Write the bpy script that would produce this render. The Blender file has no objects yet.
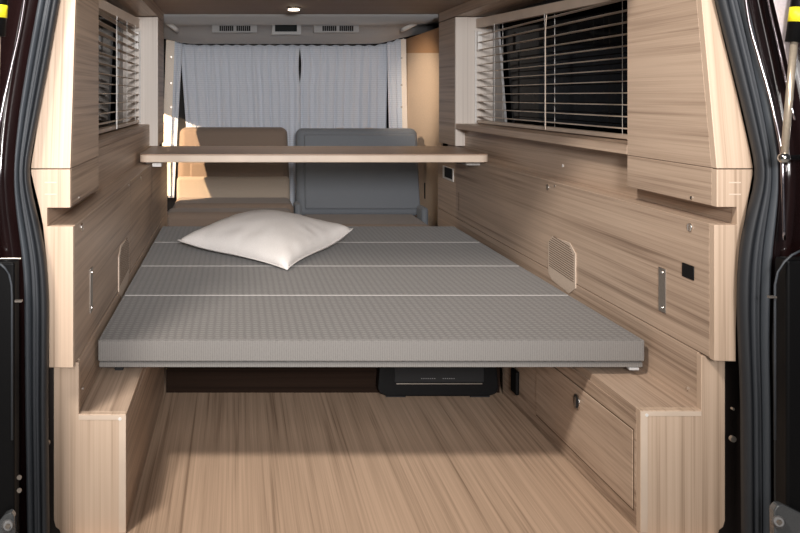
import bpy, bmesh, math, random
from mathutils import Vector, Matrix, noise as mn
random.seed(7)
S = bpy.context.scene
COL = S.collection
F = 880.0; VX = 236.0; VY = 96.0; H = 0.914      # focal (px of an 800 px frame), vanishing point, eye height over the van floor
PI = math.pi

def P(px, py, D):                                # a point of the photo put at distance D
    return Vector(((px-VX)*D/F, D, H-(py-VY)*D/F))
def Dh(z, base):                                 # the tail opening leans forward above the waist
    return base + max(0.0, (z-H)+0.15)*0.168
def PH(px, py, base):
    D = base
    for _ in range(6): D = Dh(P(px, py, D).z, base)
    return P(px, py, D)

# ------------------------------------------------------------------ materials
def newmat(name):
    m = bpy.data.materials.new(name); m.use_nodes = True
    nt = m.node_tree; b = nt.nodes['Principled BSDF']
    return m, nt, b
def plain(name, col, rough=.5, metal=0., coat=0., bump=0., bscale=200., spec=.5):
    m, nt, b = newmat(name)
    b.inputs['Roughness'].default_value = rough; b.inputs['Metallic'].default_value = metal
    b.inputs['Coat Weight'].default_value = coat; b.inputs['Specular IOR Level'].default_value = spec
    tc = nt.nodes.new('ShaderNodeTexCoord'); n = nt.nodes.new('ShaderNodeTexNoise')
    n.inputs['Scale'].default_value = bscale; n.inputs['Detail'].default_value = 3
    nt.links.new(tc.outputs['Object'], n.inputs['Vector'])
    r = nt.nodes.new('ShaderNodeValToRGB')
    r.color_ramp.elements[0].position = .3; r.color_ramp.elements[1].position = .7
    r.color_ramp.elements[0].color = (*[c*.92 for c in col], 1); r.color_ramp.elements[1].color = (*[min(1, c*1.08) for c in col], 1)
    nt.links.new(n.outputs['Fac'], r.inputs['Fac']); nt.links.new(r.outputs['Color'], b.inputs['Base Color'])
    if bump:
        bu = nt.nodes.new('ShaderNodeBump'); bu.inputs['Strength'].default_value = bump; bu.inputs['Distance'].default_value = .002
        nt.links.new(n.outputs['Fac'], bu.inputs['Height']); nt.links.new(bu.outputs['Normal'], b.inputs['Normal'])
    return m
def wood(name, axis, light=(.55,.415,.315), mid=(.43,.315,.235), dark=(.25,.172,.123), rough=.42, sc=1.0, off=0.0, contrast=1.0, flat=None):
    m, nt, b = newmat(name); L = nt.links.new
    tc = nt.nodes.new('ShaderNodeTexCoord')
    def noise(across, along, det, dist, o):
        mp = nt.nodes.new('ShaderNodeMapping')
        v = [across*sc]*3; v['XYZ'.index(axis)] = along*sc
        if flat: v['XYZ'.index(flat)] = along*sc
        mp.inputs['Scale'].default_value = v; mp.inputs['Location'].default_value = (o+off, o*1.7+off, o*.6+off)
        n = nt.nodes.new('ShaderNodeTexNoise'); n.inputs['Scale'].default_value = 1; n.inputs['Detail'].default_value = det
        n.inputs['Distortion'].default_value = dist
        L(tc.outputs['Object'], mp.inputs['Vector']); L(mp.outputs['Vector'], n.inputs['Vector']); return n
    a = noise(14, .5, 2, .5, 3.1); c = noise(105, .9, 4, .2, 7.7); f = noise(420, 3, 2, 0, 1.3)
    def mth(op, x, y):
        k = nt.nodes.new('ShaderNodeMath'); k.operation = op
        for i, q in enumerate((x, y)):
            if isinstance(q, (int, float)): k.inputs[i].default_value = q
            else: L(q, k.inputs[i])
        return k.outputs[0]
    s = mth('ADD', mth('MULTIPLY', a.outputs['Fac'], .33), mth('MULTIPLY', c.outputs['Fac'], .47))
    s = mth('ADD', s, mth('MULTIPLY', f.outputs['Fac'], .20))
    r = nt.nodes.new('ShaderNodeValToRGB'); e = r.color_ramp.elements
    e[0].position = .5-.13/contrast; e[0].color = (*dark, 1); e[1].position = .5+.10/contrast; e[1].color = (*light, 1)
    k = e.new(.5-.03/contrast); k.color = (*mid, 1)
    L(s, r.inputs['Fac']); L(r.outputs['Color'], b.inputs['Base Color'])
    b.inputs['Roughness'].default_value = rough; b.inputs['Specular IOR Level'].default_value = .35
    bu = nt.nodes.new('ShaderNodeBump'); bu.inputs['Strength'].default_value = .12; bu.inputs['Distance'].default_value = .001
    L(f.outputs['Fac'], bu.inputs['Height']); L(bu.outputs['Normal'], b.inputs['Normal'])
    return m
def fabric(name, c1, c2, su=60., sv=60., bump=.4, trans=0., stripes=False):
    m, nt, b = newmat(name); L = nt.links.new
    tc = nt.nodes.new('ShaderNodeTexCoord')
    def wave(dirn, s, dist=.6):
        w = nt.nodes.new('ShaderNodeTexWave'); w.bands_direction = dirn; w.inputs['Scale'].default_value = s
        w.inputs['Distortion'].default_value = dist; w.inputs['Detail'].default_value = 2; L(tc.outputs['Object'], w.inputs['Vector']); return w
    w1 = wave('X', su); w2 = wave('Z' if stripes else 'Y', sv)
    n = nt.nodes.new('ShaderNodeTexNoise'); n.inputs['Scale'].default_value = 260; n.inputs['Detail'].default_value = 3; L(tc.outputs['Object'], n.inputs['Vector'])
    mx = nt.nodes.new('ShaderNodeMath'); mx.operation = 'MULTIPLY'; L(w1.outputs['Fac'], mx.inputs[0]); L(w2.outputs['Fac'], mx.inputs[1])
    a = nt.nodes.new('ShaderNodeMath'); a.operation = 'MULTIPLY_ADD'; L(n.outputs['Fac'], a.inputs[0]); a.inputs[1].default_value = 1.0; L(mx.outputs[0], a.inputs[2])
    r = nt.nodes.new('ShaderNodeValToRGB'); r.color_ramp.elements[0].position = .35; r.color_ramp.elements[1].position = 1.1 if False else 1.0
    r.color_ramp.elements[0].color = (*c1, 1); r.color_ramp.elements[1].color = (*c2, 1)
    L(a.outputs[0], r.inputs['Fac']); L(r.outputs['Color'], b.inputs['Base Color'])
    b.inputs['Roughness'].default_value = .9; b.inputs['Specular IOR Level'].default_value = .15
    b.inputs['Sheen Weight'].default_value = .15
    bu = nt.nodes.new('ShaderNodeBump'); bu.inputs['Strength'].default_value = bump; bu.inputs['Distance'].default_value = .0015
    L(a.outputs[0], bu.inputs['Height']); L(bu.outputs['Normal'], b.inputs['Normal'])
    if trans: 
        t = nt.nodes.new('ShaderNodeBsdfTranslucent'); L(r.outputs['Color'], t.inputs['Color'])
        ms = nt.nodes.new('ShaderNodeMixShader'); ms.inputs[0].default_value = trans
        out = nt.nodes['Material Output']; L(b.outputs[0], ms.inputs[1]); L(t.outputs[0], ms.inputs[2]); L(ms.outputs[0], out.inputs['Surface'])
    return m
def emis(name, col, st):
    m, nt, b = newmat(name)
    b.inputs['Base Color'].default_value = (*col, 1); b.inputs['Emission Color'].default_value = (*col, 1); b.inputs['Emission Strength'].default_value = st
    return m
M = {}
M['wside'] = wood('oak_lengthwise', 'Y')
M['wside2'] = wood('oak_lengthwise_b', 'Y', off=9.3)
M['wfront'] = wood('oak_upright', 'Z', light=(.60,.46,.35), mid=(.53,.395,.295), dark=(.37,.265,.19), contrast=1.0, flat='Y')
M['wfloor'] = wood('oak_floor', 'Y', light=(.58,.415,.30), mid=(.46,.325,.232), dark=(.27,.182,.125), sc=.95, contrast=1.1, off=4.4, rough=.38)
M['wcross'] = wood('oak_crosswise', 'X', light=(.40,.275,.20), mid=(.34,.235,.17), dark=(.25,.17,.125))
M['wpale'] = wood('pale_oak_upright', 'Z', light=(.66,.60,.55), mid=(.60,.54,.49), dark=(.48,.42,.38), contrast=.7)
M['edge'] = plain('edge_band', (.63,.51,.41), .4, bscale=9)
M['ceil'] = wood('ceiling_board', 'X', light=(.36,.28,.23), mid=(.31,.24,.195), dark=(.25,.19,.155), rough=.6, contrast=.5)
M['groove'] = plain('groove_shadow_gap', (.12,.075,.045), .8)
M['bed'] = fabric('grey_check_weave', (.108,.100,.094), (.182,.170,.161), 17, 17, .5)
M['bedside'] = fabric('grey_edge_weave', (.148,.140,.133), (.190,.180,.172), 60, 300, .2)
M['piping'] = plain('pale_piping', (.40,.38,.365), .8)
M['pillow'] = plain('offwhite_cotton', (.79,.755,.73), .9, bump=.35, bscale=420, spec=.15)
M['curtain'] = fabric('pale_blue_curtain', (.60,.64,.72), (.75,.79,.87), 90, 26, .3, trans=.15, stripes=True)
M['cuff'] = plain('cream_curtain_hem', (.86,.76,.66), .85)
M['seatg'] = fabric('slate_seat_fabric', (.155,.168,.188), (.19,.205,.228), 400, 400, .3)
M['seatb'] = fabric('brown_seat_fabric', (.175,.13,.102), (.225,.172,.138), 400, 400, .3)
M['seattan'] = fabric('tan_seat_fabric', (.30,.25,.205), (.37,.31,.255), 400, 400, .3)
M['white'] = plain('white_plastic', (.72,.70,.68), .4)
M['slat'] = plain('cream_slat', (.88,.75,.63), .45)
M['highlight_tube'] = plain('highlight_metal', (.62,.56,.60), .16, metal=1.0)
M['black'] = plain('black_plastic', (.004,.004,.0045), .45, spec=.16)
M['matt'] = plain('matt_black', (.008,.008,.009), .8)
M['rubber'] = plain('door_seal_rubber', (.045,.052,.062), .55, bump=.2, bscale=600)
M['rubber2'] = plain('door_seal_rubber_dark', (.016,.018,.022), .6, bump=.2, bscale=600)
M['rubber3'] = plain('door_seal_rubber_mid', (.028,.032,.039), .6, bump=.2, bscale=600)
M['maroon'] = plain('maroon_paint', (.010,.004,.004), .14, coat=1.0)
M['darkbrown'] = plain('dark_brown_steel', (.022,.014,.012), .6)
M['steel'] = plain('brushed_steel', (.42,.38,.34), .35, metal=.9)
M['chrome'] = plain('chrome', (.75,.73,.70), .12, metal=1.0)
M['rod'] = plain('strut_rod', (.55,.46,.36), .3, metal=.6)
M['yellow'] = plain('yellow_tape', (.85,.72,.02), .5)
M['grey'] = plain('grey_headliner', (.42,.42,.43), .85, bump=.2, bscale=500)
M['greyl'] = plain('grey_plastic', (.42,.42,.43), .5)
M['grille'] = plain('grille_beige', (.58,.47,.38), .5)
M['grslot'] = plain('grille_slot_brown', (.20,.145,.108), .8)
M['greyd'] = plain('dark_grey_metal', (.16,.16,.165), .5)
M['tan'] = plain('tan_trim', (.66,.49,.35), .75)
M['orange'] = plain('orange_brown_trim', (.46,.25,.12), .75)
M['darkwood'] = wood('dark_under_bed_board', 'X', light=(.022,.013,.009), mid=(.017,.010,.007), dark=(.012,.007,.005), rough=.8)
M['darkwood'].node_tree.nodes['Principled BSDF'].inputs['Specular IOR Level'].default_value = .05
M['shell'] = plain('dark_shell', (.02,.018,.018), .8)
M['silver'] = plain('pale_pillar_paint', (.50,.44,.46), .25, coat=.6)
M['lamp'] = emis('warm_led', (1, .86, .66), 9)
M['screen'] = plain('dark_display', (.006,.009,.010), .5, spec=.1)
M['lens'] = plain('clear_lens', (.07,.075,.08), .08, coat=1.0)
mg, ntg, bg = newmat('dark_window_glass')
bg.inputs['Base Color'].default_value = (.003,.003,.0035,1); bg.inputs['Roughness'].default_value = .05; bg.inputs['Specular IOR Level'].default_value = .015
M['glass'] = mg

# ------------------------------------------------------------------ builders
class MB:
    def __init__(s): s.b = bmesh.new()
    def faces(s, vs, fs):
        v = [s.b.verts.new(p) for p in vs]
        for f in fs:
            try: s.b.faces.new([v[i] for i in f])
            except ValueError: pass
        return s
    def box(s, x0, x1, y0, y1, z0, z1):
        x0, x1 = sorted((x0, x1)); y0, y1 = sorted((y0, y1)); z0, z1 = sorted((z0, z1))
        return s.hexa([(x0,y0,z0),(x1,y0,z0),(x1,y1,z0),(x0,y1,z0)], [(x0,y0,z1),(x1,y0,z1),(x1,y1,z1),(x0,y1,z1)])
    def hexa(s, lo, hi):
        return s.faces(list(lo)+list(hi), [(3,2,1,0),(4,5,6,7),(0,1,5,4),(1,2,6,5),(2,3,7,6),(3,0,4,7)])
    def prism(s, pts, off):                      # pts: closed 3-D polygon, off: extrusion vector (or a function of the point)
        n = len(pts); a = [Vector(p) for p in pts]
        b = [p + (off(p) if callable(off) else Vector(off)) for p in a]
        s.faces(a+b, [tuple(range(n))[::-1], tuple(range(n, 2*n))] + [(i, (i+1) % n, n+(i+1) % n, n+i) for i in range(n)])
        return s
    def tube(s, pts, r, n=10, cap=True):
        pts = [Vector(p) for p in pts]; rings = []
        for i, p in enumerate(pts):
            t = (pts[min(i+1, len(pts)-1)] - pts[max(i-1, 0)]).normalized()
            up = Vector((0,0,1)) if abs(t.z) < .9 else Vector((0,1,0))
            a = t.cross(up).normalized(); b = t.cross(a)
            rr = r[i] if isinstance(r, (list, tuple)) else r
            rings.append([s.b.verts.new(p + a*math.cos(2*PI*k/n)*rr + b*math.sin(2*PI*k/n)*rr) for k in range(n)])
        for i in range(len(rings)-1):
            for k in range(n):
                s.b.faces.new([rings[i][k], rings[i][(k+1) % n], rings[i+1][(k+1) % n], rings[i+1][k]])
        if cap: s.b.faces.new(rings[0][::-1]); s.b.faces.new(rings[-1])
        return s
    def sweep(s, pts, prof, ax=(1,0,0)):          # profile (u along ax, v along -y) carried along a path
        pts = [Vector(p) for p in pts]; n = len(prof); rings = []
        for p in pts: rings.append([s.b.verts.new(p + Vector((u,v,0))) for u, v in prof])
        for i in range(len(rings)-1):
            for k in range(n): s.b.faces.new([rings[i][k], rings[i][(k+1) % n], rings[i+1][(k+1) % n], rings[i+1][k]])
        s.b.faces.new(rings[0][::-1]); s.b.faces.new(rings[-1]); return s
    def disc(s, c, axis, r, t, n=20):
        c = Vector(c); a = Vector(axis).normalized(); return s.tube([c, c+a*t], r, n)
    def build(s, name, mat, parent=None, loc=None, bevel=0., seg=2, smooth=False, kind=None, label=None):
        bmesh.ops.recalc_face_normals(s.b, faces=s.b.faces)
        off = Vector(loc) if loc is not None else (Vector(parent['_o']) if parent is not None else Vector((0,0,0)))
        for v in s.b.verts: v.co -= off
        me = bpy.data.meshes.new(name); s.b.to_mesh(me); s.b.free()
        me.materials.append(mat)
        o = bpy.data.objects.new(name, me); COL.objects.link(o)
        if parent is not None: o.parent = parent
        else: o.location = off
        o['_o'] = tuple(off)
        if smooth:
            for p in me.polygons: p.use_smooth = True
        if bevel:
            bv = o.modifiers.new('bevel', 'BEVEL'); bv.width = bevel; bv.segments = seg; bv.limit_method = 'ANGLE'; bv.angle_limit = .6
            for p in me.polygons: p.use_smooth = True
            bv.harden_normals = True
        if kind: o['kind'] = kind
        if label: o['label'] = label
        return o
def thing(name, loc, label, cat, group=None):
    o = bpy.data.objects.new(name, None); COL.objects.link(o); o.location = loc; o.empty_display_size = .05
    o['_o'] = tuple(loc); o['label'] = label; o['category'] = cat
    if group: o['group'] = group
    return o
def tag(o, label, cat, group=None):
    o['label'] = label; o['category'] = cat
    if group: o['group'] = group
    return o
def Z(z): return H+z
def rbox(x0, x1, y0, y1, z0, z1): return MB().box(x0, x1, y0, y1, Z(z0), Z(z1))

# ------------------------------------------------------------------ the shell
MB().box(-.36, 1.0, 1.80, 5.4, -.03, 0).build('floor', M['wfloor'], kind='structure')
MB().box(-5, 5.6, -6, 6.5, -.62, -.60).build('ground', plain('hall_carpet', (.42,.40,.38), .95, bump=.3, bscale=300), kind='structure')
rbox(-.56, 1.20, 1.99, 4.3, .40, .43).build('ceiling', M['ceil'], kind='structure')
rbox(-.56, 1.20, 5.4, 5.42, -H, .45).build('wall_back', M['shell'], kind='structure')
for s, name, x0, x1, wn in ((1, 'wall_right', 1.16, 1.18, 1), (-1, 'wall_left', -.54, -.52, 2)):
    mb = MB(); mb.box(x0, x1, 1.83, 5.42 if s > 0 else 4.28, 0, Z(-.13)); mb.box(x0, x1, 5.15, 5.42, 0, Z(-.13)); mb.box(x0, x1, 1.92, 5.42, Z(.34), Z(.45))
    mb.box(x0, x1, 1.83, 2.12, Z(-.13), Z(.34)); mb.box(x0, x1, 3.88, 5.42 if s > 0 else 4.28, Z(-.13), Z(.34)); mb.box(x0, x1, 5.15, 5.42, Z(-.13), Z(.34))
    if s < 0: mb.box(x0, x1, 4.28, 5.15, Z(-.055), Z(.34))  # unseen header added to keep the side lamp off the curtain
    w = mb.build(name, M['shell'], kind='structure')
    rbox(x0+.004, x1-.004, 2.12, 3.88, -.13, .34).build('window_%d' % wn, M['glass'], kind='structure')
rbox(-.56, 1.20, 4.3, 5.4, .42, .45).build('trim_1', M['grey'], kind='structure')

MB().prism([(-.425, 4.25, 0), (-.425, 4.50, 0), (-.425, 4.53, Z(-.40)), (-.425, 4.566, Z(-.33)), (-.425, 4.69, Z(-.10)), (-.425, 4.74, Z(0)), (-.425, 4.76, Z(.34)), (-.425, 4.25, Z(.34))], (.025, 0, 0)).build('trim_4', M['grey'], kind='structure')  # added unseen panel; slanted edge shapes the side lamp's wedge on the seat

# ------------------------------------------------------------------ side furniture
SIDES = {
 'right': dict(s=1, lg=-.262, bb=-.226, pb=-.5385, stp=-.656, xi=.973, bx=.978, up=1.020, win=1.08, out=1.155, st0=.843, st1=.818, post=1.020, lean=.0,
   edge=[(-110,690),(-60,700),(0,714.6),(40,724),(80,734),(130,745.6),(150,750),(165,752.6),(175,752.8),(190,750),(208,747),(226,744),(260,740),(300,737),(330,736),(361.5,736)]),
 'left': dict(s=-1, lg=-.2655, bb=-.2275, pb=-.5525, stp=-.664, xi=-.331, bx=-.337, up=-.385, win=-.441, out=-.515, st0=-.229, st1=-.221, post=-.380, lean=0,
   edge=[(-110,80),(-60,70),(0,59),(40,51.5),(80,44.5),(130,36.6),(150,33.5),(165,31),(175,31.5),(190,35),(208,39.5),(226,43),(260,46.3),(300,48.4),(330,48.8),(367.6,49)]),
}
FD = 1.79
for side, q in SIDES.items():
    s = q['s']; R = side == 'right'; lg, bb, pb, stp = q['lg'], q['bb'], q['pb'], q['stp']
    xi, bx, up, win, out = q['xi'], q['bx'], q['up'], q['win'], q['out']
    edge = [PH(px, py, FD) for py, px in q['edge']]
    po_ = 1.018 if R else -.380
    # ---- long side panel with the ledge
    t = thing('side_panel', ((xi+out)/2, 3.0, Z(-.62)),
        ('long oak panel along the right side of the bed, with a small black switch' if R else
         'long oak panel along the left side of the bed, without any switch'), 'side panel')
    MB().hexa([(xi, FD+.0195, Z(pb+.001)), (po_-s*.006, FD+.0195, Z(pb+.001)), (po_-s*.006, 4.24, Z(pb+.001)), (xi, 4.24, Z(pb+.001))],
              [(xi, FD+.0195, Z(lg)), (up+s*.004, FD+.0195, Z(lg)), (up+s*.004, 4.24, Z(lg)), (xi, 4.24, Z(lg))]).build('panel', M['wside'], t, bevel=.0015)
    MB().box(up, up+s*.008, FD+.0195, 4.24, Z(lg), Z(-.1475)).build('upper_board', M['wside2'], t, bevel=.001)
    MB().box(bx, up-s*.0005, FD+.019, 2.20 if R else 2.16, Z(bb), Z(-.1485)).build('box_board', M['wside2'], t, bevel=.0015)
    ol = [p for p in edge if p.z < Z(-.15)]
    def atD(x, z): return Vector((x, Dh(Z(z), FD), Z(z)))
    o0 = edge[[i for i, p in enumerate(edge) if p.z < Z(-.15)][0]-1]
    poly = [atD(bx, -.1495), atD(o0.x, -.1495)] + ol + [Vector((xi, FD, Z(pb-.0005))), Vector((xi, FD, Z(lg))), Vector((up+s*-.001, FD, Z(lg))), Vector((up-s*.001, FD, Z(bb))), Vector((bx, FD, Z(bb)))]
    MB().prism(poly, (0, .019, 0)).build('end_board', M['wfront'], t, bevel=.0012)
    # handle recess mark
    cx = (bx+o0.x)/2
    for dz in (-.012, .012):
        MB().box(cx-.012, cx+.012, FD-.0006, FD+.001, Z(-.188+dz-.0012), Z(-.188+dz+.0012)).build('cover_mark', M['edge'], t)
    # speaker grille
    g0, g1 = (2.515, 2.736) if R else (2.47, 2.70)
    gw = g1-g0; oc = [(g0, -.4515), (g0+.045, -.427), (g1-.035, -.430), (g1, -.455), (g1, -.548), (g1-.035, -.566), (g0+.05, -.577), (g0, -.550)]
    oc = [(y, z) for y, z in oc]
    gx = xi-s*.003
    gr = MB().prism([(xi, y, Z(z)) for y, z in oc], (-s*.003, 0, 0)).build('speaker_grille', M['grille'], t, bevel=.001)
    mb = MB()
    k = 0
    while k < 15:
        zz = -.440-k*.0068
        y0 = g0+.012; y1 = g1-.012
        if k < 3: y0 += .01*(3-k); y1 -= .012*(3-k)
        mb.faces([(gx-s*.001, y0, Z(zz)), (gx-s*.001, y1, Z(zz+.01)), (gx-s*.001, y1, Z(zz+.0125)), (gx-s*.001, y0, Z(zz+.0025)),
                  (gx+s*.001, y0, Z(zz)), (gx+s*.001, y1, Z(zz+.01)), (gx+s*.001, y1, Z(zz+.0125)), (gx+s*.001, y0, Z(zz+.0025))],
                 [(0,1,2,3),(7,6,5,4),(0,4,5,1),(1,5,6,2),(2,6,7,3),(3,7,4,0)]); k += 1
    mb.build('grille_slot', M['grslot'], gr)
    # steel strip, knob, studs
    sp = MB().box(xi-s*.0025, xi+s*.001, 1.990, 2.022, Z(-.492), Z(-.392)).build('striker_plate', M['steel'], t, bevel=.0008, label='thin brushed steel strip')
    for zz in (-.402, -.482):
        MB().disc((xi-s*.0025, 2.006, Z(zz)), (-s,0,0), .004, .0015, 12).build('screw', M['chrome'], sp)
    kn = MB().disc((xi, 1.884, Z(-.281)), (-s,0,0), .0095, .003, 20).build('lock_knob', M['chrome'], t, bevel=.0008)
    MB().box(xi-s*.0035, xi-s*.002, 1.8825, 1.8855, Z(-.289), Z(-.273)).build('slot', M['groove'], kn)
    MB().disc((bx, 1.888, Z(-.218)), (-s,0,0), .004, .002, 12).build('screw', M['chrome'], t)
    yb = 2.744 if R else 3.06
    kn = MB().disc((xi, yb, Z(-.284)), (-s,0,0), .010, .003, 20).build('lock_knob', M['chrome'], t, bevel=.0008)
    MB().disc((xi, yb-(.06 if R else -.0)-(0 if R else .34), Z(-.275)), (-s,0,0), .004, .002, 12).build('screw', M['chrome'], t)
    if R:
        MB().disc((up, 2.745, Z(-.218)), (-s,0,0), .005, .002, 12).build('screw', M['white'], t)
        sw = MB().box(xi-.003, xi+.001, 1.868, 1.916, Z(-.392), Z(-.362)).build('switch', M['black'], t, bevel=.006, seg=4, label='black square switch')
        so = MB().box(xi-.004, xi+.001, 3.93, 4.13, Z(-.385), Z(-.325)).build('socket', M['white'], t, bevel=.004)
        MB().box(xi-.0055, xi-.003, 3.945, 4.085, Z(-.374), Z(-.328)).build('socket_face', M['black'], so)
        MB().box(xi-.0006, xi+.001, 3.84, 3.845, Z(-.50), Z(-.42)).build('joint', M['groove'], t)
    else:
        for yy in (2.75, 3.46):
            MB().box(xi+.0006, xi-.001, yy, yy+.002, Z(pb+.0015), Z(lg-.0005)).build('joint', M['groove'], t)
    # ---- upper corner cabinet
    yb = 2.20 if R else 2.16
    t = thing('corner_cabinet', ((bx+out)/2, 2.0, Z(-.147)),
        ('tall pale oak corner cabinet at the rear right, its grain running front to back' if R else
         'tall pale oak corner cabinet at the rear left, with nearly white front edge board'), 'cabinet')
    z0, z1 = -.1475, .355
    D1 = Dh(Z(z1), FD)
    ou = out
    MB().hexa([(bx, FD+.0195, Z(z0)), (bx+s*.06, FD+.0195, Z(z0)), (ou, yb, Z(z0)), (bx, yb, Z(z0))],
              [(bx, D1+.0195, Z(z1)), (bx+s*.012, D1+.0195, Z(z1)), (ou, yb, Z(z1)), (bx, yb, Z(z1))]).build('side_board', M['wside'], t, bevel=.0015)
    oh = [p for p in edge if p.z > Z(-.147) and p.z < Z(.36)]
    poly = [atD(o0.x, -.1475)] + oh[::-1] + [Vector((oh[0].x-s*.0, D1, Z(z1))), Vector((bx, D1, Z(z1))), atD(bx, -.1475)]
    MB().prism(poly, (0, .019, 0)).build('end_board', M['wfront'], t, bevel=.0012)
    # ---- sill and pillar at the window's far end
    if R:
        sl = MB().box(bx, out, yb+.002, 3.918, Z(-.1465), Z(-.1225)).build('window_sill', M['wside'], loc=(1.06, 3, Z(-.1465)), bevel=.001)
        tag(sl, 'oak sill board projecting under the blind of the right window', 'sill')
    else:
        sl = MB().box(up, out, yb+.002, 3.918, Z(-.1465), Z(-.1255)).build('window_sill', M['wside'], loc=(-.45, 3, Z(-.1465)), bevel=.001)
        tag(sl, 'narrow oak sill board under the blind of the left window', 'sill')
    pi = bx if R else -.348
    t = thing('pillar_panel', ((pi+out)/2, 4.08, Z(-.222)),
        ('pale upright oak pillar panel at the far end of the right window' if R else
         'pale upright oak pillar panel at the far end of the left window'), 'pillar panel')
    MB().box(pi, out, 3.921, 3.938, Z(-.2225), Z(.352)).build('front_board', M['wpale'], t, bevel=.001)
    MB().box(pi, pi+s*.03, 3.9385, 4.24, Z(-.2225), Z(.352)).build('inner_board', M['wside2'], t, bevel=.001)
    # soffit above the window
    MB().box(pi, out, (D1+.03), 4.24, Z(.3555), Z(.3995)).build('trim_%d' % (2 if R else 3), M['wside2'], kind='structure')
    # ---- blind
    t = thing('window_blind', (win, 3.05, Z(-.121)),
        ('wide open slatted blind of the right window, seen almost square on' if R else
         'narrow looking open slatted blind of the left window, seen at a slant'), 'blind')
    def hr(y): return .303 + (3.91-y)*(-.0228)
    rail = MB(); ya, yc = yb+.004, 3.912
    za, zc = hr(ya), hr(yc)
    rail.hexa([(win-.012, ya, Z(za)), (win+.012, ya, Z(za)), (win+.012, yc, Z(zc)), (win-.012, yc, Z(zc))],
              [(win-.012, ya, Z(za+.028)), (win+.012, ya, Z(za+.028)), (win+.012, yc, Z(zc+.040)), (win-.012, yc, Z(zc+.040))])
    rail.build('head_rail', M['slat'] if not R else M['edge'], t, bevel=.001)
    MB().box(win-.013, win+.013, ya+.02, 3.895, Z(-.119), Z(-.106)).build('bottom_rail', M['edge'], t, bevel=.002)
    first = None
    for kk in range(12):
        z = .008+.0327*(8-kk)
        if first is None:
            mb = MB(); n = 6; vs = []
            wv = .013
            for yy in (ya+.012, 3.895):
                for sgn in (0, 1):
                    for i in range(n+1):
                        u = -1+2*i/n
                        vs.append((win+u*wv, yy, Z(z)+.002*(1-u*u)-sgn*.0009))
            m_ = n+1; fs = []
            for i in range(n):
                fs += [(i, i+1, 2*m_+i+1, 2*m_+i), (m_+i+1, m_+i, 3*m_+i, 3*m_+i+1)]
            fs += [(0, 2*m_, 3*m_, m_), (n, m_+n, 3*m_+n, 2*m_+n)]
            mb.faces(vs, fs); first = mb.build('slat', M['slat'], t); fz = z
        else:
            c = first.copy(); COL.objects.link(c); c.parent = t; c.location = (first.location.x, first.location.y, first.location.z+(z-fz))
    for yy in ((2.42, 3.03, 3.62) if R else (2.55, 3.42, 3.70)):
        for dx in (-.0175, .0175):
            MB().tube([(win+dx, yy, Z(-.107)), (win+dx, yy, Z(hr(yy)+.001))], .0009, 6).build('ladder_cord', M['white'], t)
    wy = 3.00 if R else 3.07
    MB().tube([(win-s*.0215, wy+(0 if R else .03), Z(hr(wy)-.004)), (win-s*.025, wy, Z(.22)), (win-s*.025, wy, Z(-.115))], .0014 if R else .0022, 8).build('tilt_wand', M['edge'] if R else M['white'], t)
    MB().box(win-.010, win+.010, 3.8955, 3.911, Z(.20), Z(.285)).build('end_bracket', M['white'], t, bevel=.002)
    MB().tube([(win-s*.014, 3.912, Z(-.118)), (win-s*.014, 3.912, Z(.29))], .004, 8).build('guide_rail', M['white'], t)
    # pale pillar of the van body seen through the blind
    pt = MB().hexa([(out-s*.012, 3.74, Z(-.12)), (out-s*.002, 3.74, Z(-.12)), (out-s*.002, 3.918, Z(-.12)), (out-s*.012, 3.918, Z(-.12))],
              [(out-s*.012, 3.85, Z(.33)), (out-s*.002, 3.85, Z(.33)), (out-s*.002, 3.918, Z(.33)), (out-s*.012, 3.918, Z(.33))]).build('pillar_cover', M['greyl'], loc=(out, 3.8, Z(-.12)), bevel=.001)
    tag(pt, 'light grey pillar cover behind the far end of the %s blind' % side, 'pillar cover')
    # ---- bench box (step)
    s0, s1, po = q['st0'], q['st1'], q['post']
    BD = 1.835
    t = thing('bench_box', ((s0+out)/2, 2.3, 0),
        ('low oak bench box right of the floor, with a hatch and round lock' if R else
         'low oak bench box left of the floor, plain sided without a hatch'), 'storage box')
    ye = 2.70
    sx = lambda y: s0+(s1-s0)*(y-BD)/(ye-BD)
    ox = xi+s*.0  # wall plane
    MB().hexa([(sx(BD+.019), BD+.019, 0.0005), (sx(BD+.019)+s*.018, BD+.019, 0.0005), (sx(ye)+s*.018, ye, 0.0005), (sx(ye), ye, 0.0005)],
              [(sx(BD+.019), BD+.019, Z(stp-.018)), (sx(BD+.019)+s*.018, BD+.019, Z(stp-.018)), (sx(ye)+s*.018, ye, Z(stp-.018)), (sx(ye), ye, Z(stp-.018))]).build('side_board', M['wside2'], t, bevel=.001)
    MB().hexa([(sx(BD+.019), BD+.019, Z(stp-.018)), (ox, BD+.019, Z(stp-.018)), (ox, 4.24, Z(stp-.018)), (sx(ye)-s*0, 4.24, Z(stp-.018))],
              [(sx(BD+.019), BD+.019, Z(stp)), (ox, BD+.019, Z(stp)), (ox, 4.24, Z(stp)), (sx(ye), 4.24, Z(stp))]).build('top_board', M['wside'], t, bevel=.001)
    MB().box(ox-s*.001, ox+s*.02, BD+.019, 4.24, Z(stp), Z(pb-.001)).build('back_board', M['wside2'], t, bevel=.0005)
    pz = pb-.003
    poly = [(s0, BD, .001), (s0, BD, Z(stp)), (xi-s*.003, BD, Z(stp)), (xi-s*.003, BD, Z(pz)), (po, BD, Z(pz)), (po, BD, Z(-.885)), (po-s*.004, BD, Z(-.899)), (po-s*.012, BD, Z(-.905)), (po-s*.014, BD, .001)]
    MB().prism(poly, (0, .019, 0)).build('end_board', M['wfront'], t, bevel=.0012)
    MB().box(s0+s*.0005, xi-s*.003, BD-.0008, BD+.001, Z(stp-.011), Z(stp-.0015)).build('edge_strip', M['edge'], t)
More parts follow.
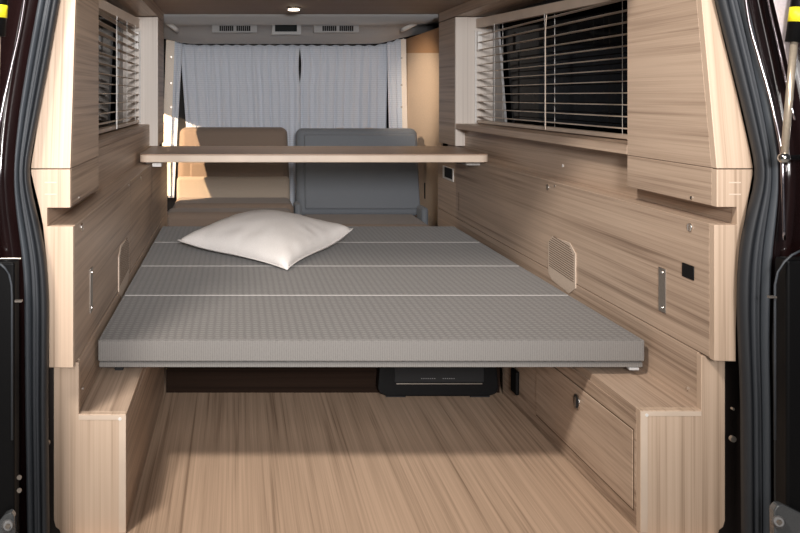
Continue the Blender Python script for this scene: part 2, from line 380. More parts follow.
    MB().box(s0+s*.001, s0+s*.015, BD-.0007, BD+.001, .004, Z(stp-.002)).build('edge_strip', M['edge'], t)
    MB().disc((s0+s*.013, BD-.0008, Z(stp-.009)), (0,-1,0), .0035, .001, 12).build('screw', M['white'], t)
    MB().disc((xi-s*.001, BD+.06, Z(-.63)), (-s,0,0), .0045, .002, 12).build('screw', M['chrome'], t)
    if R:
        def hx(y, d=0): return sx(y)-d
        h0, h1, hb, ht = 1.862, 2.42, -.878, -.705
        g = .003
        def fr(y0, y1, z0_, z1_, d, nm, mt, par, bev=.0):
            return MB().hexa([(hx(y0,d), y0, Z(z0_)), (hx(y0,-.002), y0, Z(z0_)), (hx(y1,-.002), y1, Z(z0_)), (hx(y1,d), y1, Z(z0_))],
                             [(hx(y0,d), y0, Z(z1_)), (hx(y0,-.002), y0, Z(z1_)), (hx(y1,-.002), y1, Z(z1_)), (hx(y1,d), y1, Z(z1_))]).build(nm, mt, par, bevel=bev)
        fr(h0, h1, hb, ht, .0008, 'hatch_gap', M['groove'], t)
        ha = fr(h0+g, h1-g, hb+g, ht-g, .0022, 'hatch', M['wside'], t, .001)
        c = Vector((hx(2.145, .0022), 2.145, Z(-.745)))
        lk = MB().disc(c, (-1,0,0), .019, .003, 28).build('round_lock', M['chrome'], ha, bevel=.001)
        MB().disc(c+Vector((-.003,0,0)), (-1,0,0), .0145, .001, 24).build('lock_core', M['matt'], lk)
        MB().box(c.x-.0055, c.x-.0038, 2.141, 2.149, Z(-.757), Z(-.733)).build('latch_lever', M['chrome'], lk)
        MB().box(hx(2.57,.012), hx(2.57,-.001), 2.55, 2.60, Z(-.87), Z(-.80)).build('side_latch', M['black'], t, bevel=.006, label='black side latch')

# dark board closing the space under the bed, its trim
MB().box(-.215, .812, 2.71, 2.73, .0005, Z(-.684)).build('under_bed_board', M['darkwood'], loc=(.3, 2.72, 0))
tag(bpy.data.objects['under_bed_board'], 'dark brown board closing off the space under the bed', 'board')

# ------------------------------------------------------------------ bed
seams = [2.058, 2.520, 2.955, 3.435, 3.86]
XL, XR_ = -.3235, .957
names = ['front grey bed cushion, the one with its long edge over the open floor',
         'second grey bed cushion from the floor end, level with the speaker grilles',
         'third grey bed cushion from the floor end, with the pillow front corner on it',
         'rearmost grey bed cushion, nearest the seats and mostly behind the pillow']
for i in range(4):
    y0, y1 = seams[i]+.0012, seams[i+1]-.0012
    t = thing('bed_cushion', ((XL+XR_)/2, (y0+y1)/2, Z(-.6585)), names[i], 'bed cushion', 'bed cushions')
    MB().box(XL, XR_, y0, y1, Z(-.6225), Z(-.571)).build('pad', M['bed'], t, bevel=.005, seg=4)
    if i == 0: MB().box(XL+.003, XR_-.003, y0-.0012, y0+.003, Z(-.6195), Z(-.5735)).build('boxing', M['bedside'], t, bevel=.001)
    MB().box(XL+.002, XR_-.002, y0+.006, y1-.002, Z(-.637), Z(-.6252)).build('base_board', M['bedside'], t, bevel=.002)
    MB().tube([(XL+.006, y0+.002, Z(-.5715)), (XR_-.006, y0+.002, Z(-.5715))], .0013, 8).build('piping', M['piping'] if i else M['bedside'], t)
    for xx in (XL+.03, XR_-.06):
        MB().box(xx, xx+.02, y0+.07, y1-.03, Z(-.6638 if xx < 0 else -.6558), Z(-.6372)).build('support_rail', M['matt'], t)
    if i == 0:
        MB().box(XR_-.035, XR_-.012, y0+.003, y0+.02, Z(-.643), Z(-.6372)).build('catch', M['greyl'], t, bevel=.001)

# pillow
def make_pillow():
    FC, LC, RC = Vector((.166, 2.866)), Vector((-.2135, 3.24)), Vector((.44, 3.31)); BC = LC+RC-FC
    lf, ll, lr, lb = .006, .040, .072, .06
    N = 44; b = bmesh.new(); zb = Z(-.571)
    top = {}; bot = {}
    for i in range(N+1):
        for j in range(N+1):
            u = -1+2*i/N; v = -1+2*j/N
            uu = u*(1-.075*(1-v*v)); vv = v*(1-.075*(1-u*u))
            a, c = (uu+1)/2, (vv+1)/2
            p = FC*(1-a)*(1-c) + LC*a*(1-c) + RC*(1-a)*c + BC*a*c
            lift = lf*(1-a)*(1-c) + ll*a*(1-c) + lr*(1-a)*c + lb*a*c
            m = max(abs(u), abs(v))
            edge = lift*(.35+.65*(abs(u*v))**1.5) + .012*(1-abs(u*v))
            tt = max(0, (1-u*u)*(1-v*v))
            th = tt**.40
            wr = mn.noise(Vector((u*5.2, v*5.2, .3)))*.005*(m**1.5) + mn.noise(Vector((u*2, v*2, 4)))*.0018*th
            wr += .0035*math.sin((u+v)*21+3*mn.noise(Vector((u*2,v*2,9))))*max(0,m-.55)*th
            zt = zb + edge + .112*th*(1-.2*(m**3)) + wr*(1 if tt > 0 else 0)
            zl = zb + edge*(1-th) + .0006
            top[i,j] = b.verts.new((p.x, p.y, max(zt, zl)))
            bot[i,j] = top[i,j] if tt == 0 else b.verts.new((p.x, p.y, zl))
    for i in range(N):
        for j in range(N):
            b.faces.new([top[i,j], top[i+1,j], top[i+1,j+1], top[i,j+1]])
            b.faces.new([bot[i,j+1], bot[i+1,j+1], bot[i+1,j], bot[i,j]])
    mb = MB(); mb.b.free(); mb.b = b
    t = thing('pillow', (.12, 3.25, zb), 'plump off-white square pillow lying on the grey bed', 'pillow')
    rim = [top[i,0].co.copy() for i in range(N+1)] + [top[N,j].co.copy() for j in range(1,N+1)] + [top[i,N].co.copy() for i in range(N-1,-1,-1)] + [top[0,j].co.copy() for j in range(N-1,0,-1)]
    mb.build('cover', M['pillow'], t, smooth=True)
    MB().tube(rim+[rim[0]], .0022, 6).build('seam', M['pillow'], t, smooth=True)
make_pillow()

# ------------------------------------------------------------------ table
t = thing('table_board', (.3, 3.65, Z(-.262)), 'long narrow oak table board spanning the van above the bed', 'table')
y0, y1 = 3.37, 3.955; xa, xb = -.371, .9715
def corner(cx, cy, r, a0, n=6): return [(cx+r*math.cos(a0+PI/2*k/n), cy+r*math.sin(a0+PI/2*k/n)) for k in range(n+1)]
yb1 = 3.905
pts = corner(xa+.03, y0+.03, .03, PI) + corner(xb-.03, y0+.03, .03, -PI/2) + corner(xb-.03, yb1-.03, .03, 0) + corner(xa+.03, yb1-.03, .03, PI/2)
pts2 = [(x, y) for x, y in pts]
MB().prism([(x, y, Z(-.2265)) for x, y in pts2], (0,0,.0045)).build('top_face', M['wcross'], t, bevel=.001)
MB().prism([(x, y, Z(-.2545)) for x, y in pts2], (0,0,.028)).build('core', M['edge'], t, bevel=.003, seg=3)
MB().box(-.350, -.300, 3.42, 3.50, Z(-.2615), Z(-.2548)).build('bracket', M['white'], t, bevel=.001)
MB().box(-.3255, -.290, 3.42, 3.50, Z(-.275), Z(-.2548)).build('bracket', M['white'], t, bevel=.001)
MB().box(.915, .9725, 3.50, 3.58, Z(-.276), Z(-.2548)).build('bracket', M['white'], t, bevel=.002)
MB().box(.880, .914, 3.50, 3.56, Z(-.268), Z(-.2548)).build('bracket', M['black'], t, bevel=.002)

# ------------------------------------------------------------------ cab: console, handles, curtains, seats
t = thing('overhead_console', (.3, 4.65, Z(.28)), 'grey overhead console across the cab roof with two vents and a display', 'overhead console')
def con(px): return (px-VX)*4.9/F
prof = [(4.302, .40), (4.302, .385), (4.9, .395), (4.96, .35), (5.02, .300), (5.055, .298), (5.075, .385), (5.3, .385), (5.3, .415), (4.302, .415)]
# front fascia tilted; ends rise like the roof line
n = 24; mb = MB(); rings = []
for i in range(n+1):
    px = 160+(412-160)*i/n
    e = 0
    if px < 190: e = ((190-px)/30)**1.5*.045
    if px > 375: e = ((px-375)/37)**1.5*.055
    x = (px-VX)*5/F
    if i == 0: x = -.50
    if i == n: x = 1.15; e = .075
    rings.append([mb.b.verts.new((x, y, Z(z+(e if 4.9 < y < 5.2 and z < .36 else 0)))) for y, z in prof])
for i in range(n):
    for k in range(len(prof)):
        k2 = (k+1) % len(prof)
        mb.b.faces.new([rings[i][k], rings[i][k2], rings[i+1][k2], rings[i+1][k]])
mb.b.faces.new(rings[0]); mb.b.faces.new(rings[-1][::-1])
mb.build('fascia', M['grey'], t, smooth=True)
def plate(px0, px1, py0, py1, D, name, mat, par, dep=.006, bev=.001):
    a = P(px0, py0, D); b_ = P(px1, py1, D)
    return MB().box(a.x, b_.x, D, D+dep, b_.z, a.z).build(name, mat, par, bevel=bev)
for px0, px1 in ((212, 257), (314, 359)):
    v = plate(px0, px1, 24.5, 32.5, 4.885, 'vent', M['grey'], t, .07)
    c0 = (px0+px1)/2+(1 if px0 < 300 else 2)
    for gq in (-16, 1):
        for k in range(7):
            plate(c0+gq+k*2.05, c0+gq+k*2.05+1.6, 25.8, 31.0, 4.882, 'vent_slot', M['matt'], v, .006, 0)
d = plate(272, 301, 20.8, 34.5, 4.885, 'display_frame', M['greyl'], t, .07)
plate(275, 297, 23, 31.5, 4.882, 'display', M['screen'], d, .006, 0)
for side, pa, pb in (('left', (166.5, 22.0), (177, 30.5)), ('right', (402, 30), (416.5, 23))):
    A = P(*pa, 4.84); B = P(*pb, 4.84)
    tt = thing('grab_handle', (A+B)/2, 'small grey grab handle on the %s of the cab roof' % side, 'grab handle')
    MB().tube([A, A.lerp(B,.15)+Vector((0,-.025,0)), A.lerp(B,.85)+Vector((0,-.025,0)), B], .0125, 10).build('grip', M['white'], tt, smooth=True)
    for q_ in (A, B):
        MB().disc(q_+Vector((0,.0,.0)), (0,1,0), .010, .004, 12).build('mount', M['grey'], tt)
tt = thing('ceiling_light', (.26, 3.955, Z(.3999)), 'small round warm ceiling light lit above the table', 'ceiling light')
LX = [(.26, 3.955)]
def ring(c, r0, r1, h):
    mb = MB(); n = 28; vs = []; fs = []
    for k in range(n):
        a = 2*PI*k/n
        for r, z in ((r0, 0), (r1, 0), (r1, -h*.4), (r0, -h)): vs.append((c[0]+r*math.cos(a), c[1]+r*math.sin(a), c[2]+z))
    for k in range(n):
        for j in range(4): fs.append((k*4+j, k*4+(j+1) % 4, ((k+1) % n)*4+(j+1) % 4, ((k+1) % n)*4+j))
    return mb.faces(vs, fs)
ring((.26, 3.955, Z(.3998)), .026, .034, .012).build('bezel', M['chrome'], tt, smooth=True)
MB().disc((.26, 3.955, Z(.3998)), (0,0,-1), .0255, .015, 24).build('lens', M['lamp'], tt)

def curtain(name, label, x0, x1, ztop, zbot, y, folds, amp, mat, seed, narrow=None, cuff=None):
    t = thing(name, ((x0+x1)/2, y, zbot), label, 'curtain')
    nx = max(24, int(abs(x1-x0)*190)); nz = 40; mb = MB(); g = []
    for i in range(nx+1):
        col = []
        u = i/nx
        for j in range(nz+1):
            v = j/nz
            xl, xr = x0, x1
            if narrow: xl, xr = narrow(v)
            ph = folds*2*PI*u + 1.8*mn.noise(Vector((u*folds*.45, seed, v*.5)))
            a = amp*(.45+.55*v)*(1+.6*mn.noise(Vector((u*folds*.8, seed+5, v))))
            if v < .09: a *= .75; 
            yy = y + a*math.sin(ph) + .25*amp*math.sin(2.3*ph+seed) + (amp*.25*math.sin(ph*3.1) if v < .1 else 0)
            xx = xl+(xr-xl)*u + .3*amp*math.cos(ph)*(.3+v)*min(1, 8*u, 8*(1-u))
            zt = ztop(xx) if callable(ztop) else ztop
            col.append(mb.b.verts.new((xx, yy, zt + (zbot-zt)*v + (0.0035*math.sin(ph*1.0) if j == 0 else 0))))
        g.append(col)
    for i in range(nx):
        for j in range(nz): mb.b.faces.new([g[i][j], g[i+1][j], g[i+1][j+1], g[i][j+1]])
    o = mb.build('cloth', mat, t, smooth=True)
    sm = o.modifiers.new('thickness', 'SOLIDIFY'); sm.thickness = .002
    return t
CY = 5.13
def cx_(px, D=CY): return (px-VX)*D/F
def cz_(py, D=CY): return H-(py-VY)*D/F
def topz(x):
    px = VX+x*F/CY
    pts_ = [(160,38),(168,37.5),(182,43.5),(200,45),(375,45.3),(390,42),(398,39.5),(410,37)]
    for (a, ya_), (b_, yb_) in zip(pts_, pts_[1:]):
        if a <= px <= b_: return cz_(ya_+(yb_-ya_)*(px-a)/(b_-a))
    return cz_(38)
zb_ = .25
curtain('curtain', 'wide pale blue curtain behind the left brown seat', cx_(183), cx_(301), topz, zb_, CY, 11, .011, M['curtain'], 1.3,
        narrow=lambda v: (cx_(180+ (12*v)), cx_(300-1.5*math.sin(min(v*4,1)*PI))))
curtain('curtain', 'pale blue curtain behind the right slate seat, left of its narrow neighbour', cx_(300), cx_(385), topz, zb_, CY+.012, 8, .011, M['curtain'], 4.9,
        narrow=lambda v: (cx_(299.5+1.8*math.sin(min(v*4,1)*PI)), cx_(388-3*v)))
def hem(t, pts_, w):
    mb = MB(); n = len(pts_)
    vs = []
    for p in pts_: vs += [(p.x-w/2, p.y, p.z), (p.x+w/2, p.y, p.z), (p.x+w/2, p.y+.003, p.z), (p.x-w/2, p.y+.003, p.z)]
    fs = [(3,2,1,0), (4*n-4, 4*n-3, 4*n-2, 4*n-1)]
    for i in range(n-1):
        for k in range(4): fs.append((i*4+k, i*4+(k+1) % 4, i*4+4+(k+1) % 4, i*4+4+k))
    mb.faces(vs, fs); mb.build('hem', M['cuff'], t)
t = curtain('curtain', 'narrow blue grey curtain strip with a cream snap hem, at far left', cx_(170), cx_(183), topz, cz_(197), CY-.03, 2, .008, M['curtain'], 2.2,
        narrow=lambda v: (cx_(170-2*v), cx_(182.5-8.0*v)))
hp = [P(170.5-5.5*min(1,v*1.3)+ (1.5*v), 39+(196-39)*v, CY-.045) for v in [k/10 for k in range(11)]]
hem(t, hp, cx_(8.5)-cx_(0))
for py in (57, 83, 107, 131): MB().disc(P(171.3, py, CY-.046), (0,-1,0), .006, .003, 10).build('snap', M['steel'], t)
t = curtain('curtain', 'narrow blue grey curtain strip with a cream snap hem, beside the tan trim', cx_(387), cx_(404), topz, cz_(200), CY-.03, 2, .008, M['curtain'], 3.7,
        narrow=lambda v: (cx_(386+3.5*v), cx_(403+1*v)))
hp = [P(403.5+2.5*v, 39+(200-39)*v, CY-.045) for v in [k/10 for k in range(11)]]
hem(t, hp, cx_(5)-cx_(0))
for py in (58, 85, 107): MB().disc(P(401.5, py, CY-.046), (0,-1,0), .006, .003, 10).build('snap', M['steel'], t)
rl = MB().tube([(cx_(168), CY+.03, topz(cx_(168))+.004)]+[(cx_(p), CY+.03, topz(cx_(p))+.004) for p in (182,200,300,375,390,404)], .006, 8).build('curtain_rail', M['matt'], loc=(.3, CY, Z(.29)))
tag(rl, 'thin dark curtain rail along the bottom of the grey overhead console', 'curtain rail')

# tan trim on the right behind the seats
t = thing('door_trim', (1.05, 5.0, 0), 'tan side door trim with orange brown upper band, right of the seats', 'trim panel')
def slab(px0, px1, D0, D1, pya, pyb, pyc, pyd, name, mat):
    a = P(px0, pya, D0); b_ = P(px1, pyb, D1); c = P(px1, pyc, D1); d_ = P(px0, pyd, D0)
    return MB().prism([a, b_, c, d_], (0, .02, 0)).build(name, mat, t, bevel=.001)
slab(403, 443, 5.16, 4.55, 40, 26, 53, 53, 'upper_band', M['orange'])
slab(403, 443, 5.16, 4.55, 53, 53, 250, 250, 'lower_panel', M['tan'])
MB().box(cx_(421,4.9), cx_(425,4.9), 4.80, 4.83, cz_(197,4.9), cz_(181,4.9)).build('belt_buckle', M['black'], t, bevel=.003)

def seat(label, px0, px1, D, ytop, ybot, mb_, ms, side):
    x0 = (px0-VX)*D/F; x1 = (px1-VX)*D/F; t = thing('van_seat', ((x0+x1)/2, D, 0), label, 'seat')
    zt = cz_(ytop, D); zs = cz_(ybot, D)
    th = .11
    def rb(x0, x1, y0, y1, z0, z1, r, nm, mat, lean=0., inx=0.):
        mb = MB(); mb.hexa([(x0,y0,z0),(x1,y0,z0),(x1,y1,z0),(x0,y1,z0)], [(x0+inx,y0+lean,z1),(x1-inx,y0+lean,z1),(x1-inx,y1+lean,z1),(x0+inx,y1+lean,z1)])
        return mb.build(nm, mat, t, bevel=r, seg=5)
    return t, rb, x0, x1, zt, zs, th
# left seat (brown)
t, rb, x0, x1, zt, zs, th = seat('brown van seat behind the pillow, left of the slate one', 175.5, 291, 4.72, 128.5, 197, None, None, 'left')
rb(x0+.002, x1, 4.74, 4.86, zs-.05, zt, .035, 'backrest', M['seatb'], .10, .012)
rb(x0+.075, x1-.03, 4.7325, 4.76, zs-.03, zt-.19, .012, 'back_pad', M['seatb'], .055, .0)
rb(x0+.0, x1+.0, 4.46, 4.80, zs-.105, zs-.004, .032, 'cushion', M['seatb'])
rb(-.348, x1-.01, 4.262, 4.465, zs-.20, zs-.022, .034, 'front_roll', M['seatb'])
rb(x0+.004, x1-.004, 4.728, 4.80, zs-.04, zs+.105, .02, 'lumbar_band', M['seattan'], .018, .0)
MB().box(x0+.05, x1-.05, 4.30, 4.78, .001, zs-.202).build('plinth', M['matt'], t)
# right seat (slate)
t, rb, x0, x1, zt, zs, th = seat('slate blue van seat with brown top band, right of the brown one', 297, 423.5, 4.66, 129.5, 212, None, None, 'right')
rb(x0, x1, 4.70, 4.80, zs-.03, zt, .035, 'backrest', M['seatg'], .08, .006)
bkp = MB().hexa([(x0+.045, 4.687, zs+.01), (x1-.008, 4.687, zs+.01), (x1-.008, 4.715, zs+.01), (x0+.045, 4.715, zs+.01)],
          [(x0+.045, 4.757, zt-.03), (x1-.02, 4.757, zt-.03), (x1-.02, 4.785, zt-.03), (x0+.045, 4.785, zt-.03)]).build('back_panel', M['seatg'], t, bevel=.012, seg=4)
rb(x0+.02, x1-.04, 4.28, 4.69, zs-.16, zs-.012, .03, 'cushion', M['seatb'])
rb(x1-.03, x1+.006, 4.56, 4.70, zs-.12, zs+.035, .026, 'side_bolster', M['seatg'])
rb(x0-.018, x0+.018, 4.56, 4.70, zs-.12, zs+.055, .02, 'side_bolster', M['seatg'])
for px in (340, 369):
    c = P(px, 128.6, 4.84)
    MB().box(c.x-.022, c.x+.022, c.y-.012, c.y+.012, c.z-.012, c.z+.004).build('headrest_socket', M['edge'], t, bevel=.004)
MB().box(x0+.05, x1-.05, 4.32, 4.8, .001, zs-.162).build('plinth', M['matt'], t)

# ------------------------------------------------------------------ black case on the floor
xa, xb = .425, .800; yf = 2.665
t = thing('black_case', ((xa+xb)/2, yf, 0), 'low black box with a silver line standing on the floor under the bed', 'box')
hc = .17
prof = [(xa+.012, .012), (xa+.035, .004), (xb-.035, .004), (xb-.012, .012), (xb-.004, .028), (xb-.015, hc), (xa+.015, hc), (xa+.004, .028)]
MB().prism([(x, yf, z) for x, z in prof], (0, .04, 0)).build('body', M['black'], t, bevel=.004, seg=3)
for xx in (xa+.03, xb-.09):
    MB().box(xx, xx+.06, yf+.004, yf+.036, .0005, .006).build('foot', M['matt'], t)
MB().box(xa+.06, xb-.055, yf-.003, yf+.002, .042, .0445).build('silver_line', M['steel'], t)
MB().box(xa+.055, xb-.050, yf-.0025, yf+.002, .048, .155).build('front_panel', M['matt'], t, bevel=.001)
mb = MB()
for k in range(7): mb.box(xa+.135+k*.0065, xa+.139+k*.0065, yf-.0032, yf-.002, .058, .0605)
for k in range(6): mb.box(xa+.20+k*.0065, xa+.204+k*.0065, yf-.0032, yf-.002, .058, .0605)
mb.build('small_lettering', M['greyd'], t)

# ------------------------------------------------------------------ tail opening: seals, painted pillars, struts
def interp(pl, y):
    for (ya, xa_), (yb_, xb_) in zip(pl, pl[1:]):
        if ya <= y <= yb_:
            u = (y-ya)/(yb_-ya); return xa_+(xb_-xa_)*u
    return pl[-1][1] if y > pl[-1][0] else pl[0][1]
def smooth_path(pl, base, y0=-110, y1=640, n=70):
    ys = [y0+(y1-y0)*k/n for k in range(n+1)]
    xs = [interp(pl, y) for y in ys]
    for _ in range(2): xs = [xs[0]]+[(xs[i-1]+2*xs[i]+xs[i+1])/4 for i in range(1, n)]+[xs[-1]]
    return [PH(x, y, base) for x, y in zip(xs, ys)]
inR = [(-110,692),(0,718),(60,733.5),(120,748.5),(150,755),(165,759),(185,758),(210,750.5),(235,744.5),(260,741),(300,739.5),(400,743.5),(533,744.5),(640,745)]
ouR = [(-110,722),(0,745),(60,758),(100,766),(130,771),(160,775),(190,775),(220,773),(260,769),(340,766.5),(420,768),(533,768.5),(640,769)]
inL = [(-110,81),(0,59),(60,48.5),(120,37),(150,31),(168,27.5),(185,29),(210,35),(235,41),(260,45.5),(300,48),(400,47),(533,48.5),(640,48)]
ouL = [(-110,60),(0,39),(60,28),(110,20),(150,16),(180,14.5),(215,17),(250,22),(280,24.5),(400,25.5),(533,27.5),(640,28)]
for side, s, inn, oun in (('right', 1, inR, ouR), ('left', -1, inL, ouL)):
    base = 1.755
    A = smooth_path(inn, base); B = smooth_path(oun, base)
    t = thing('door_seal', (A[40].x, base, A[-1].z), 'black rubber door seal curving down the %s side of the tail opening' % side, 'door seal')
    # cross-section across the band: u 0..1 from wood side to outside, v = towards the camera
    secs = {'inner_lip': [(0.0, 0), (.03, .006), (.10, .012), (.20, .013), (.27, .008), (.30, .003), (.30, -.012), (0, -.012)],
            'rib': [(.30, .002), (.33, .011), (.40, .016), (.47, .011), (.50, .006), (.55, .013), (.62, .010), (.65, .002), (.65, -.012), (.30, -.012)],
            'outer_lip': [(.65, .002), (.68, .012), (.76, .021), (.86, .021), (.95, .013), (1.0, .002), (1.0, -.012), (.65, -.012)]}
    for nm, sec in secs.items():
        mb = MB(); rings = []
        for a, b_ in zip(A, B):
            rings.append([mb.b.verts.new(a.lerp(b_, u)+Vector((0, -v, 0))) for u, v in sec])
        m_ = len(sec)
        for i in range(len(rings)-1):
            for k in range(m_): mb.b.faces.new([rings[i][k], rings[i][(k+1) % m_], rings[i+1][(k+1) % m_], rings[i+1][k]])
        mb.b.faces.new(rings[0]); mb.b.faces.new(rings[-1][::-1])
        mb.build(nm, M[{'inner_lip': 'rubber2', 'rib': 'rubber3'}.get(nm, 'rubber')], t, smooth=True)
    # painted body frame: rows running outwards from the seal
    t = thing('body_pillar', (B[40].x+s*.1, 1.75, A[-1].z), 'glossy dark maroon body pillar outside the %s door seal' % side, 'body pillar')
    rows = [(-.022, .020), (-.005, .018), (.004, .012), (.022, -.004), (.034, -.010), (.045, .002), (.060, .012), (.085, .012), (.105, -.02), (.16, -.05), (.26, -.06), (.40, -.03)]
    mb = MB(); rings = []
    for b_ in B:
        rings.append([mb.b.verts.new(b_+Vector((s*u, v, 0))) for u, v in rows])
    for i in range(len(rings)-1):
        for k in range(len(rows)-1): mb.b.faces.new([rings[i][k], rings[i][k+1], rings[i+1][k+1], rings[i+1][k]])
    o = mb.build('frame_skin', M['maroon'], t, smooth=True)
    sm = o.modifiers.new('thickness', 'SOLIDIFY'); sm.thickness = .002; sm.offset = 1
    # inner dark flange beside the woodwork
    mb = MB(); fl = []
    for a in A[36:]: fl.append(a)
    fl = [Vector((p.x*1.87/p.y, 1.87, H+(p.z-H)*1.87/p.y)) for p in fl]
    mb.sweep(fl, [(-s*.062, .012), (s*.03, .012), (s*.03, .0), (-s*.062, .0)])
    mb.build('inner_flange', M['darkbrown'], t)
    # the paint's white highlight lines, put in as pale metal tubes
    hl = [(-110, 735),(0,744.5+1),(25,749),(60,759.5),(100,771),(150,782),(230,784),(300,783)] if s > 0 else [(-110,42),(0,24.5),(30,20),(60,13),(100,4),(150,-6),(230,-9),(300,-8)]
    MB().tube(smooth_path(hl, 1.715, -110, 240, 40), .0035, 8).build('highlight_tube', M['highlight_tube'], t, smooth=True)
    if s > 0: MB().tube(smooth_path([(-110,757),(0,767.5),(45,778),(90,788),(130,797)], 1.685, -110, 120, 30), .0022, 8).build('highlight_tube', M['highlight_tube'], t, smooth=True)
    for zz in ((404, 427) if s < 0 else (408, 438)):
        MB().disc(PH(47.5 if s < 0 else 731.5, zz+ (15 if s < 0 else 0), 1.80)+Vector((0,-.0,0)), (0,-1,0), .006 if zz > 420 else .0025, .008, 14).build('bolt', M['steel'], t)
    # black trim outside below the waist
    x0, x1 = (P(772,0,1.70).x, P(772,0,1.70).x+.30) if s > 0 else (P(22,0,1.70).x, P(22,0,1.70).x-.30)
    tb = thing('lower_trim', ((x0+x1)/2, 1.7, P(0,640,1.7).z), 'moulded black plastic trim outside the %s door seal' % side, 'trim panel')
    ztop = P(0, 256 if s > 0 else 258, 1.70).z
    MB().box(x0+s*.004, x1, 1.66, 1.70, P(0,640,1.7).z, ztop).build('panel', M['black'], tb, bevel=.006, seg=3)
    zz0 = P(0, 300, 1.66).z
    if s > 0: pl = [(800,251),(792,255),(784,262),(778,272),(775,285)]
    else: pl = [(0,264),(5,268),(9,275),(11.5,285),(12,297)]
    MB().tube([P(a, b_, 1.657) for a, b_ in pl]+[P(pl[-1][0]+(.5*s*-0), 440, 1.657)], .0022, 8).build('raised_edge', M['rubber'], tb, smooth=True)
    if s < 0: MB().tube([P(-4, 258.5, 1.655), P(21, 258.5, 1.655)], .0014, 6).build('raised_edge', M['steel'], tb)
    for py in ((301,) if s < 0 else (297,)):
        px = 18.5 if s < 0 else 772.5
        MB().box(P(px-3.5,0,1.655).x, P(px+3.5,0,1.655).x, 1.652, 1.661, P(0,py+1,1.655).z, P(0,py-1,1.655).z).build('clip', M['steel'], tb)
    if s < 0:
        for py in (477, 490): MB().disc(P(19.5, py, 1.66), (0,-1,0), .0045, .003, 12).build('screw', M['steel'], tb)
    # gas strut
    if s > 0: a, b_, c = (808, -60), (794, 42), (784, 158)
    else: a, b_, c = (3, -60), (1, 40), (-9, 158)
    D = 1.665
    cr = .0150
    A3, B3, C3 = P(*a, D), P(*b_, D), P(*c, D)
    if s < 0: A3, B3, C3 = P(4, -60, D), P(-2.5, 36, D), P(-6, 158, D)
    tg = thing('gas_strut', C3, ('tailgate gas strut with a yellow band at the upper right corner' if s > 0 else 'tailgate gas strut with a yellow band at the upper left corner'), 'gas strut')
    MB().tube([A3, B3], cr, 16).build('cylinder', M['black'], tg, smooth=True)
    dv = (B3-A3).normalized()
    k0 = P(0, 8 if s > 0 else 5, D).z; k1 = P(0, 22.5 if s > 0 else 17.5, D).z
    def atz(z): return A3+(B3-A3)*((z-A3.z)/(B3.z-A3.z))
    MB().tube([atz(k0), atz(k1)], cr+.0006, 16).build('yellow_band', M['yellow'], tg, smooth=True, label='bright yellow band')
    MB().tube([B3, C3], .0066, 12).build('rod', M['rod'], tg, smooth=True)
    mb = MB(); bmesh.ops.create_uvsphere(mb.b, u_segments=16, v_segments=10, radius=.011, matrix=Matrix.Translation(C3)); mb.build('ball_joint', M['chrome'] if s > 0 else M['black'], tg, smooth=True)
    MB().tube([C3, C3+Vector((s*.10, .05, 0))], .005, 10).build('stud', M['black'], tg)
    # fitting at the bottom corner
    if s > 0: pl = [(768.5,506),(772,501),(777,500.5),(800,511),(812,520),(812,545),(776,545),(769,534)]
    else: pl = [(-8,530),(0,519),(7,510.5),(13,508),(16.5,512),(17.5,528),(17,545),(-8,545)]
    tl = thing('corner_fitting', P(pl[0][0], 545, 1.655), 'grey cast fitting with clear cover, bottom %s corner of the opening' % side, 'fitting')
    MB().prism([P(a, b_, 1.657) for a, b_ in pl], (0, -.018, 0)).build('clear_cover', M['lens'], tl, bevel=.003, seg=3)
    cxx, cyy = (779, 522) if s > 0 else (8, 526)
    MB().tube([P(cxx, cyy, 1.638), P(cxx, cyy, 1.625)], [.012, .009], 16).build('boss', M['greyd'], tl, bevel=.002)
    MB().disc(P(cxx, cyy, 1.625), (0,-1,0), .005, .003, 6).build('bolt', M['steel'], tl)
# pale painted panel catching the light beyond the right seal
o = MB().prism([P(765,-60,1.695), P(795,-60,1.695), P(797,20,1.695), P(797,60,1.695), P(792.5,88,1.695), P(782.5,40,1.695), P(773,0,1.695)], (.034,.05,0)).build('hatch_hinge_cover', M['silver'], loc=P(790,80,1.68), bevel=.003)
tag(o, 'pale glossy hinge cover behind the upper right gas strut', 'cover')

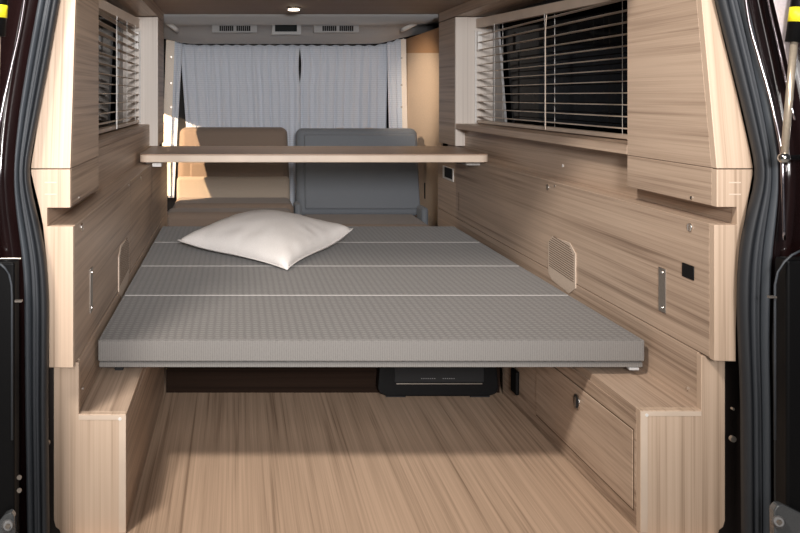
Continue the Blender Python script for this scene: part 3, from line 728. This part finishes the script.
# ------------------------------------------------------------------ light and camera
def area(name, loc, tgt, size, power, col=(1,1,1), sy=None, spread=None):
    l = bpy.data.lights.new(name, 'AREA'); l.size = size; l.energy = power; l.color = col
    if sy: l.shape = 'RECTANGLE'; l.size_y = sy
    if spread: l.spread = spread
    o = bpy.data.objects.new(name, l); COL.objects.link(o); o.location = loc
    o.rotation_euler = (Vector(tgt)-Vector(loc)).to_track_quat('-Z', 'Y').to_euler(); return o
area('hall_lamp', (-.85, .55, Z(1.75)), (.3, 2.3, Z(-.5)), .35, 76, (1, .92, .83))
area('hall_ceiling_lights', (.0, -2.6, Z(1.5)), (.3, 3, Z(-.2)), 3.0, 100, (1, .95, .91))
def spot(name, loc, tgt, power, ang, col, r=.02, blend=.1):
    l = bpy.data.lights.new(name, 'SPOT'); l.energy = power; l.color = col; l.spot_size = ang; l.spot_blend = blend; l.shadow_soft_size = r
    o = bpy.data.objects.new(name, l); COL.objects.link(o); o.location = loc
    o.rotation_euler = (Vector(tgt)-Vector(loc)).to_track_quat('-Z', 'Y').to_euler(); return o
spot('hall_spotlight', (.15, -1.0, Z(.40)), (.36, 5, Z(.02)), 560, .80, (1, .975, .955), .22, .75)
spot('ceiling_downlight', (.26, 3.955, Z(.375)), (.26, 3.955, 0), 5, 2.3, (1, .86, .66), .02, .6)
spot('tan_trim_fill', (.30, 4.40, Z(.36)), (1.08, 4.86, Z(-.02)), 30, .8, (1, .84, .66), .03, 1.0)  # warm fill spot added only to brighten the tan door trim
spot('side_door_lamp', (-1.2, 4.10, Z(.20)), (-.25, 4.74, Z(-.42)), 330, 1.0, (1, .72, .45), .012, .3)
W = bpy.data.worlds.new('world'); S.world = W; W.use_nodes = True
W.node_tree.nodes['Background'].inputs['Color'].default_value = (.9, .93, 1, 1); W.node_tree.nodes['Background'].inputs['Strength'].default_value = .04
cam = bpy.data.cameras.new('camera'); cam.sensor_width = 36; cam.lens = F*36/800
cam.shift_x = (400-VX)/800; cam.shift_y = -(266.5-VY)/800; cam.clip_start = .02
co = bpy.data.objects.new('camera', cam); COL.objects.link(co); co.location = (0, 0, H); co.rotation_euler = (PI/2, 0, 0)
S.camera = co
vs_ = S.view_settings; vs_.view_transform = 'Standard'; vs_.look = 'None'; vs_.gamma = 1; vs_.use_curve_mapping = False; vs_.exposure = 0
for o in bpy.data.objects:
    if '_o' in o: del o['_o']
